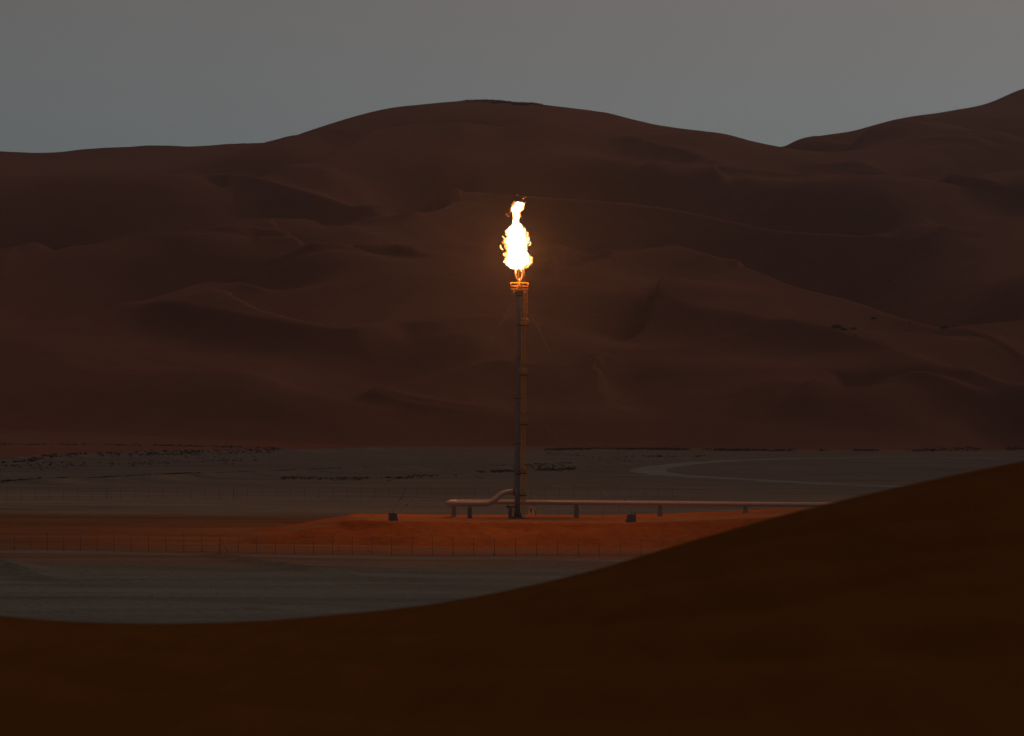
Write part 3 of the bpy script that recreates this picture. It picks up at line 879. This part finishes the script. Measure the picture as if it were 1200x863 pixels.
# ---------------------------------------------------------------- fences
def fence(name, bases, hgt, label, r, nwires, braces=(), mat='post'):
    o = tag(empty(name, bases[0]), label, 'fence')
    Of = Vector(bases[0])
    me = None
    for i, b in enumerate(bases):
        if me is None:
            mb = MB().tube([(0, 0, -0.3), (0, 0, hgt)], r, 8)
            a = 0.5
            mb.tube([(0, 0, hgt - 0.02), (0.0, -0.25, hgt + 0.32)], r * 0.7, 6)
            p = mb.build('post', M[mat], o); me = p.data
        else:
            p = bpy.data.objects.new('post', me); col.objects.link(p); p.parent = o
        p.location = b - Of
        p.rotation_euler = (random.uniform(-0.02, 0.02), random.uniform(-0.025, 0.025), random.uniform(-0.3, 0.3))
        if i in braces:
            mb = MB().tube([b + Vector((0, 0, hgt * 0.9)), b + Vector((1.3, 0.1, 0.1))], r * 0.85, 8)
            mb.tube([b + Vector((0, 0, 0)), b + Vector((0, 0, hgt))], r * 1.7, 10)
            mb.build('brace_post', M[mat], o, Of)
    for k in range(nwires):
        z = hgt * (0.06 + 0.94 * k / (nwires - 1))
        pts = [b + Vector((0, -0.04, z)) for b in bases]
        MB().tube(pts, 0.004 if k < nwires - 1 else 0.009, 5).build('wire', M[mat], o, Of)
    return o
def snap(px, py):
    p = on_z(px, py); p.z = zground(p.x, p.y); return p
px_ = [-22.0, -2.5]; 
while px_[-1] < 860: px_.append(px_[-1] + 19.3 + 5.2 * min(1, max(0, (px_[-1] - 60) / 480)))
nb = []
for x in px_:
    y = np.interp(x, [-30, 60, 263, 400, 560, 730, 860], [644.5, 646, 648.5, 650, 652, 653.5, 654.5])
    nb.append(snap(x, y))
iX = int(np.argmin([abs(x - 263) for x in px_]))
fence('near_fence', nb, 2.65, 'near perimeter fence of thin dark posts in front of the pad', 0.04, 6, (iX,))
px_ = list(np.arange(-25, 800, 16.6)); fb = []
for x in px_:
    y = np.interp(x, [-30, 128, 270, 460, 800], [586.5, 585.5, 584.5, 583.0, 585.0])
    fb.append(snap(x, y))
fence('far_fence', fb, 2.65, 'faint far perimeter fence crossing the plain behind the pipes', 0.04, 3, (9, 18))
for k, (px, py, lb) in enumerate([(627.6, 606.0, 'thin marker post just right of the yellow panel'), (654.0, 605.5, 'thin marker post left of the first right hand pipe support'), (706.5, 604.8, 'thin marker post left of the right anchor block'), (889.0, 600.8, 'thin pale marker post farthest right under the long pipe')]):
    Y = 757.0 + 0.5 * k; x = at(px, py, Y).x; z = zpad(x, Y) - 0.2
    o = tag(empty('marker_post', (x, Y, z)), lb, 'marker post', 'marker posts along the back of the pad')
    hh = 2.0 if k < 3 else 1.6
    MB().tube([(x, Y, z), (x, Y, z + hh)], 0.05, 8).build('rod', M['post'] if k < 3 else M['pipe'], o, (x, Y, z))
    MB().box(x, Y, z + hh - 0.08, 0.16, 0.04, 0.22, 0.01).build('marker_plate', M['steel'], o, (x, Y, z))

# ---------------------------------------------------------------- scrub, stones and shrubs
def clump_mesh(name, spots, mat, label, cat, flat=0.55):
    """many small ragged tufts: leaf-sized triangles fanned from the ground, joined as stuff"""
    vs, fs = [], []
    for (p, size) in spots:
        nleaf = 9
        for k in range(nleaf):
            a = random.uniform(0, 6.283); rr = size * random.uniform(0.15, 1.0)
            c = Vector((p.x + math.cos(a) * rr * 0.9, p.y + math.sin(a) * rr * 0.9, p.z))
            hgt = size * flat * random.uniform(0.4, 1.25) * (1.15 - rr / size * 0.6)
            w = size * random.uniform(0.18, 0.4); b = random.uniform(0, 3.14)
            d = Vector((math.cos(b), math.sin(b), 0)) * w
            tip = c + Vector((random.uniform(-0.4, 0.4) * size, random.uniform(-0.4, 0.4) * size, hgt))
            i = len(vs)
            vs += [c - d - Vector((0, 0, 0.1)), c + d - Vector((0, 0, 0.1)), tip + d * 0.35, tip - d * 0.35]
            fs.append((i, i + 1, i + 2, i + 3))
    me = bpy.data.meshes.new(name); me.from_pydata([tuple(v) for v in vs], [], fs); me.update()
    return tag(link_mesh(name, me, mat), label, cat, kind='stuff')

def line_spots(pix, n, jpx, jpy, smin, smax, cluster=0.0, seed=0):
    r = random.Random(seed); P = np.array(pix, float); out = []
    cum = np.concatenate([[0], np.cumsum(np.hypot(*(P[1:] - P[:-1]).T))])
    for _ in range(n):
        d = r.random() * cum[-1]
        if cluster and vnoise(np.array([d]), np.array([seed * 7.3]), cluster, 61)[0] < r.uniform(-0.5, 0.5): continue
        x = np.interp(d, cum, P[:, 0]) + r.gauss(0, jpx); y = np.interp(d, cum, P[:, 1]) + r.gauss(0, jpy)
        p = on_z(x, y)
        if p.y > 1500 and zdune(p.x, p.y) > 0.15:      # this line of sight meets the dune foot first
            ra, rb = ray(x, y); Yq = 1480.0
            while Yq < p.y and CAM_Z + rb * Yq > zdune(ra * Yq, Yq): Yq += 6.0
            p = at(x, y, Yq)
        p.z = max(zground(p.x, p.y), zdune(p.x, p.y) if p.y > 1450 else -99)
        out.append((p, r.uniform(smin, smax)))
    return out
clump_mesh('foot_scrub', line_spots([(0,521.5),(130,522),(200,523),(330,526)], 420, 1, 0.22, 0.35, 0.85, 14, 1) +
           line_spots([(0,543),(40,540),(80,537),(130,535.3),(200,533.3),(330,531)], 520, 1, 0.3, 0.4, 1.0, 12, 2), M['scrub'], 'thin dark line of scrub along the left foot of the dunes', 'scrub')
clump_mesh('plain_scrub', line_spots([(0,546),(60,546),(130,543),(200,541),(320,538)], 420, 2, 1.8, 0.3, 0.8, 9, 3) +
           line_spots([(0,567),(60,566),(130,563.5),(190,561.5),(330,555.5),(450,551.5),(600,548),(660,543),(740,540.5)], 1800, 1, 0.35, 0.35, 0.85, 20, 4) +
           line_spots([(330,560),(400,561.5),(470,560.5),(520,556.5),(545,557),(565,560)], 420, 2, 0.9, 0.3, 0.75, 16, 5) +
           line_spots([(560,553.5),(600,552),(625,549),(645,551),(672,549)], 460, 2, 0.9, 0.3, 0.8, 12, 6), M['scrub'], 'broken dark scrub lines crossing the middle of the plain', 'scrub')
clump_mesh('far_scrub', line_spots([(640,527),(700,526),(780,526.5),(850,527.5),(950,528),(1060,528),(1200,527)], 2300, 3, 0.5, 0.45, 1.25, 25, 7) +
           line_spots([(640,531),(700,536),(780,535),(850,534)], 220, 4, 1.0, 0.35, 0.8, 12, 8), M['scrub'], 'dark scrub band along the right foot of the dunes', 'scrub')
def stones(name, spots, label):
    vs, fs = [], []
    for p, s in spots:
        i = len(vs); q = [Vector((random.uniform(.6, 1), 0, .1)), Vector((0, random.uniform(.6, 1), .1)), Vector((-random.uniform(.6, 1), 0, .1)), Vector((0, -random.uniform(.6, 1), .1))]
        R = Matrix.Rotation(random.uniform(0, 6.3), 3, 'Z')
        vs += [p + (R @ v) * s - Vector((0, 0, 0.05)) for v in q] + [p + Vector((random.uniform(-.2, .2) * s, random.uniform(-.2, .2) * s, s * random.uniform(.35, .7)))]
        for k in range(4): fs.append((i + k, i + (k + 1) % 4, i + 4))
    me = bpy.data.meshes.new(name); me.from_pydata([tuple(v) for v in vs], [], fs); me.update()
    return tag(link_mesh(name, me, M['stone']), label, 'stones', kind='stuff')
sp = line_spots([(60,684),(110,683),(160,682),(210,680)], 90, 8, 1.6, 0.06, 0.18, 0, 11) + line_spots([(40,718),(80,719),(110,720)], 70, 10, 2.0, 0.06, 0.16, 0, 12)
sp += line_spots([(0,690),(600,676)], 260, 20, 18, 0.06, 0.2, 0, 13) + line_spots([(0,600),(420,600)], 160, 10, 8, 0.08, 0.25, 0, 14) + line_spots([(200,640),(700,644)], 60, 10, 4, 0.1, 0.3, 0, 15)
stones('plain_stones', sp, 'scattered small dark stones on the gravel plain')
spp = []
rr_ = random.Random(5)
for _ in range(240):
    x, y = rr_.uniform(-50, 70), rr_.uniform(690, 745); spp.append((Vector((x, y, zpad(x, y) if zpad(x, y) > 0 else zground(x, y))), rr_.uniform(0.05, 0.16)))
stones('pad_stones', spp, 'small stones strewn over the orange pad slope')

def shrub(px, py, wpx, label, seed):
    p = dune_hit(px, py)
    if p is None: return
    r = random.Random(seed); size = wpx * p.y / F_PX * 0.66
    o = tag(empty('desert_shrub', p), label, 'shrub', 'shrubs scattered on the right hand dune')
    mb = MB()
    for k in range(7):
        a = r.uniform(0, 6.28); d = size * r.uniform(0.3, 0.8)
        mb.tube([(0, 0, -0.3), (math.cos(a) * d * 0.4, math.sin(a) * d * 0.4, size * 0.35), (math.cos(a) * d, math.sin(a) * d, size * r.uniform(0.5, 0.8))], [0.10, 0.07, 0.02], 5)
    mb.build('stem', M['stone'], o)
    vs, fs = [], []
    for k in range(420):
        a = r.uniform(0, 6.28); e = r.random() ** 0.6
        rad = size * e * (0.75 + 0.35 * math.sin(a * 3 + seed) + 0.15 * math.sin(a * 7))
        z = size * 0.62 * (1 - e * 0.6) * r.uniform(0.05, 1.0)
        c = Vector((math.cos(a) * rad, math.sin(a) * rad, z)); L = size * r.uniform(0.07, 0.16)
        u = Vector((r.gauss(0, 1), r.gauss(0, 1), r.gauss(0, 1))).normalized(); v = u.orthogonal().normalized()
        i = len(vs); vs += [c - u * L, c + v * L * 0.45, c + u * L, c - v * L * 0.45]; fs.append((i, i + 1, i + 2, i + 3))
    me = bpy.data.meshes.new('foliage'); me.from_pydata([tuple(v) for v in vs], [], fs); me.update()
    link_mesh('foliage', me, M['scrub'], o)
for i, a in enumerate([(980, 384.5, 11, 'largest dark shrub on the right hand dune, on the ridge end'),
                       (989, 387.5, 7, 'shrub touching the right of the largest dune shrub'),
                       (1000.5, 386, 6.5, 'mid sized shrub a little right of the largest dune shrub'),
                       (1002, 393, 3, 'tiny shrub below the mid sized dune shrub'),
                       (1024, 374.5, 6, 'small shrub standing alone above the others on the right hand dune'),
                       (1066, 378.8, 3, 'tiny shrub between the upper shrub and the far right one'),
                       (1106, 385.5, 8, 'wide low shrub farthest right on the dune'),
                       (1042, 330, 3, 'tiny lone shrub highest on the right hand dune')]):
    shrub(*a, seed=i + 3)

# ragged fringe on the summit crest, added to imitate heat shimmer above the flame
sp = []
r = random.Random(9)
for _ in range(1100):
    px = r.choice([r.gauss(572, 13), r.gauss(588, 12), r.gauss(612, 10)])
    if not 535 < px < 640: continue
    # walk down to the skyline of this column
    a, _b = ray(px, 120)
    best = max(((zdune(a * Y, Y) - CAM_Z) / Y, Y) for Y in np.arange(3300, 3700, 8))
    Y = best[1] + r.uniform(-10, 6)
    sp.append((Vector((a * Y, Y, zdune(a * Y, Y))), r.uniform(0.5, 1.5)))
clump_mesh('crest_shimmer', sp, M['shimmer_tuft'], 'ragged fringe of tufts imitating heat shimmer along the summit crest above the flame', 'scrub', 1.0)

# ---------------------------------------------------------------- the flame
def emit_mat(name, color, strength, transp):
    m = bpy.data.materials.new(name); m.use_nodes = True; nt = m.node_tree; nt.nodes.clear()
    out = nd(nt, 'ShaderNodeOutputMaterial'); e = nd(nt, 'ShaderNodeEmission')
    v = pos_scaled(nt, (1, 1, 0.6)); nz = noise(nt, v, 0.9, 4, 0.6, 0.6)
    c = ramp(nt, nz, [(0.32, color[0]), (0.62, color[1])])
    nt.links.new(c, e.inputs['Color']); e.inputs['Strength'].default_value = strength
    t = nd(nt, 'ShaderNodeBsdfTransparent'); t.inputs['Color'].default_value = (transp, transp, transp, 1)
    ad = nd(nt, 'ShaderNodeAddShader'); nt.links.new(e.outputs[0], ad.inputs[0]); nt.links.new(t.outputs[0], ad.inputs[1])
    nt.links.new(ad.outputs[0], out.inputs['Surface'])
    return m
M['flame_core'] = emit_mat('flame_core', ((1.0, 0.55, 0.18), (1.0, 0.72, 0.40)), 6.0, 0.85)
M['flame_mantle'] = emit_mat('flame_mantle', ((1.0, 0.42, 0.07), (1.0, 0.58, 0.16)), 1.0, 0.85)
M['flame_edge'] = emit_mat('flame_edge', ((1.0, 0.24, 0.025), (1.0, 0.40, 0.06)), 0.45, 0.93)
M['flame_wisp'] = emit_mat('flame_wisp', ((1.0, 0.30, 0.04), (1.0, 0.60, 0.20)), 2.2, 0.7)
M['spark'] = emit_mat('flame_spark', ((1.0, 0.16, 0.02), (1.0, 0.30, 0.05)), 0.9, 0.8)

rows = [  # image row, left edge, right edge of the flame as photographed
 (239.0, 603.8, 614.8), (240.7, 601.4, 614.8), (242.5, 599.1, 613.6), (244.2, 598.3, 613.0), (246.5, 598.5, 612.4), (248.3, 598.5, 609.5), (250.0, 599.1, 609.0), (251.8, 599.7, 610.4), (254.1, 600.3, 610.7), (255.2, 600.3, 608.4), (258.1, 600.3, 608.2), (261.6, 600.3, 608.4), (263.3, 599.7, 610.1), (265.1, 599.1, 611.9), (267.4, 599.1, 614.2), (268.6, 595.1, 615.9), (270.3, 592.7, 616.2), (272.6, 591.9, 616.5), (274.3, 592.2, 617.7), (277.8, 593.0, 620.0), (280.1, 592.2, 620.0), (282.5, 590.7, 620.8), (284.8, 589.8, 620.0), (287.1, 590.2, 618.2), (289.4, 592.4, 617.7), (291.7, 592.7, 617.7), (294.0, 593.9, 618.2), (296.4, 592.2, 618.8), (298.1, 590.2, 619.4), (299.8, 590.4, 622.3), (302.2, 592.4, 623.8), (304.5, 591.0, 624.3), (306.8, 589.0, 623.5), (309.1, 591.6, 621.9), (310.9, 592.5, 621.5), (312.6, 597.4, 619.4), (313.7, 598.8, 617.7)]
RW = np.array(rows)
fl = tag(empty('flame', (SX, SY, zpx(315))), 'tall bright yellow white gas flame burning on the stack tip', 'flame')
OF = Vector((SX, SY, zpx(315)))
U = M_PX
def blob_mesh(name, grow, voxel, disp, nblob, seed, mat, parent):
    r = random.Random(seed)
    tb = bmesh.new(); bmesh.ops.create_icosphere(tb, subdivisions=2, radius=1.0)
    TV = np.array([tuple(v.co) for v in tb.verts]); TF = np.array([[v.index for v in f.verts] for f in tb.faces]); tb.free()
    VV, FF = [], []
    def ball(x, y, z, rad, lick=0.0):
        v = TV * rad; sx, sz = r.uniform(0.85, 1.15), r.uniform(0.85, 1.25)
        up = np.clip(TV[:, 2], 0, 1)[:, None]
        v = v * np.array([sx, 1.0, sz])
        v[:, :2] *= (1 - 0.65 * min(1, lick) * up)
        v[:, 2:] *= (1 + lick * up)
        v[:, :1] += lick * rad * 0.35 * up * r.uniform(-1, 1)
        FF.append(TF + sum(len(a) for a in VV) if False else TF + ball.n); ball.n += len(TV)
        VV.append(v + np.array([x, y, z]))
    ball.n = 0
    cdf = np.cumsum(RW[:, 2] - RW[:, 1]); cdf = cdf / cdf[-1]
    # solid spine
    for py in np.arange(240.2, 313.4, 1.2):
        l = np.interp(py, RW[:, 0], RW[:, 1]); rt = np.interp(py, RW[:, 0], RW[:, 2])
        half = (rt - l) / 2; mid = (l + rt) / 2
        x = xpx(mid, py)
        for k in range(3):
            ball(x + r.uniform(-0.35, 0.35) * half * U, SY + r.uniform(-0.3, 0.3) * half * U, zpx(py), max(0.12, (min(half * 0.5, 314.4 - py) + grow * 0.3) * U))
    for i in range(nblob):
        py = float(np.interp(r.random(), cdf, RW[:, 0]))
        l = np.interp(py, RW[:, 0], RW[:, 1]); rt = np.interp(py, RW[:, 0], RW[:, 2])
        half = (rt - l) / 2; mid = (l + rt) / 2
        rad = 0.45 + 1.5 * r.random() ** 2
        rad = min(rad, half * 0.6, 0.45 + (314.5 - py) * 0.6)
        a = r.uniform(0, 6.28); q = max(0.0, half - rad * r.uniform(0.35, 1.0))
        x = xpx(mid + math.cos(a) * q, py)
        ball(x, SY + math.sin(a) * q * 0.8 * U, zpx(py), max(0.05, (rad + grow) * U), r.choice((0, 0, 0.6, 1.3)) if py < 306 else 0)
    me = bpy.data.meshes.new(name); me.from_pydata(np.vstack(VV).tolist(), [], np.vstack(FF).tolist()); me.update()
    o = bpy.data.objects.new(name, me); col.objects.link(o)
    md = o.modifiers.new('r', 'REMESH'); md.mode = 'VOXEL'; md.voxel_size = voxel; md.use_smooth_shade = True
    dg = bpy.context.evaluated_depsgraph_get()
    m2 = bpy.data.meshes.new_from_object(o.evaluated_get(dg))
    bpy.data.objects.remove(o)
    from mathutils import noise as mn
    for v in m2.vertices:
        p = v.co * 1.3; d = mn.noise_vector(Vector((p.x, p.y, p.z * 0.7 + seed))) * disp + mn.noise_vector(v.co * 3.7) * disp * 0.45
        v.co = v.co + d - OF
    m2.name = name
    return link_mesh(name, m2, mat, parent)
core = blob_mesh('flame_core', -1.1, 0.07, 0.13, 560, 3, M['flame_core'], fl)
mantle = blob_mesh('flame_mantle', -0.5, 0.075, 0.18, 620, 8, M['flame_mantle'], fl)
fringe = blob_mesh('flame_fringe', -0.05, 0.085, 0.36, 520, 15, M['flame_edge'], fl)
def wisp(pix, r0, dy=0.0, mat='flame_wisp', name='flame_wisp'):
    pts = [at(x, y, SY) + Vector((0, dy, 0)) for x, y in pix]
    n_ = len(pts); rads = [r0 * U * (0.35 + 0.65 * math.sin(math.pi * (i + 0.5) / n_)) for i in range(n_)]
    P = smooth_line([tuple(p) + (rr,) for p, rr in zip(pts, rads)], 0.12)
    MB().tube([tuple(p[:3]) for p in P], [float(p[3]) for p in P], 8).build(name, M[mat], fl, OF)
wisp([(603.0, 242.0), (605.5, 240.2), (608.5, 239.6), (611.5, 240.0), (614.2, 241.6)], 0.9)
wisp([(609.0, 247.5), (611.6, 246.6), (613.2, 244.6), (613.5, 242.4)], 0.8, -0.3)
wisp([(606.4, 240.4), (606.8, 238.4), (607.2, 236.4)], 0.4)
wisp([(586.7, 287.4), (586.6, 289.6), (587.6, 291.6), (589.6, 293.0)], 0.75, -0.3)
wisp([(588.6, 276.6), (590.0, 278.4), (592.0, 279.6)], 0.5, 0.3)
wisp([(619.6, 288.0), (621.2, 287.0), (621.9, 285.2), (621.4, 283.6)], 0.6, -0.2)
wisp([(617.4, 276.0), (618.6, 273.8), (618.5, 272.0)], 0.4, 0.2)
wisp([(591.2, 300.0), (590.0, 298.6), (590.8, 296.8)], 0.6)
wisp([(611.2, 318.6), (610.4, 316.6), (611.2, 314.0)], 0.7, -0.5)
wisp([(604.8, 320.8), (604.2, 318.0), (605.0, 314.4)], 0.6, -0.4)
wisp([(613.2, 321.0), (613.6, 318.0), (612.8, 314.4)], 0.6, -0.4)
for k, (x, y, r_) in enumerate([(613.3, 233.0, 0.7), (615.6, 237.4, 0.55), (606.5, 228.6, 0.4), (593.5, 251.4, 0.5), (595.4, 253.4, 0.6), (596.6, 250.2, 0.4), (616.0, 231.4, 0.4), (611.8, 235.8, 0.4)]):
    p = at(x, y, SY); bm = bmesh.new()
    bmesh.ops.create_icosphere(bm, subdivisions=2, radius=r_ * U)
    for v in bm.verts: v.co = Vector((v.co.x * random.uniform(0.7, 1.2), v.co.y, v.co.z * random.uniform(0.8, 1.5))) + p - OF
    me = bpy.data.meshes.new('spark'); bm.to_mesh(me); bm.free(); link_mesh('spark', me, M['spark'], fl)
lamp = bpy.data.lights.new('flame_light', 'POINT')
lamp.color = (1.0, 0.30, 0.05); lamp.energy = 94000.0; lamp.shadow_soft_size = 1.6
lo = bpy.data.objects.new('flame_light', lamp); col.objects.link(lo); lo.parent = fl
lo.location = Vector((xpx(606.5, 296), SY, zpx(293))) - OF

# ---------------------------------------------------------------- dusty evening air
HZ = 340.0
hb = MB().box(0, 3000, (HZ - 6.0 - 30) / 2, 16000, 14000, HZ + 36.0)
hm = bpy.data.materials.new('dusty_air'); hm.use_nodes = True; nt = hm.node_tree; nt.nodes.clear()
out = nd(nt, 'ShaderNodeOutputMaterial'); pv = nd(nt, 'ShaderNodeVolumePrincipled')
pv.inputs['Color'].default_value = (0.90, 0.84, 0.82, 1); pv.inputs['Density'].default_value = 0.000032; pv.inputs['Anisotropy'].default_value = 0.9
nt.links.new(pv.outputs[0], out.inputs['Volume'])
hz = hb.build('haze', hm)
tag(hz, 'thin dusty evening air over the whole desert', 'haze', kind='stuff')
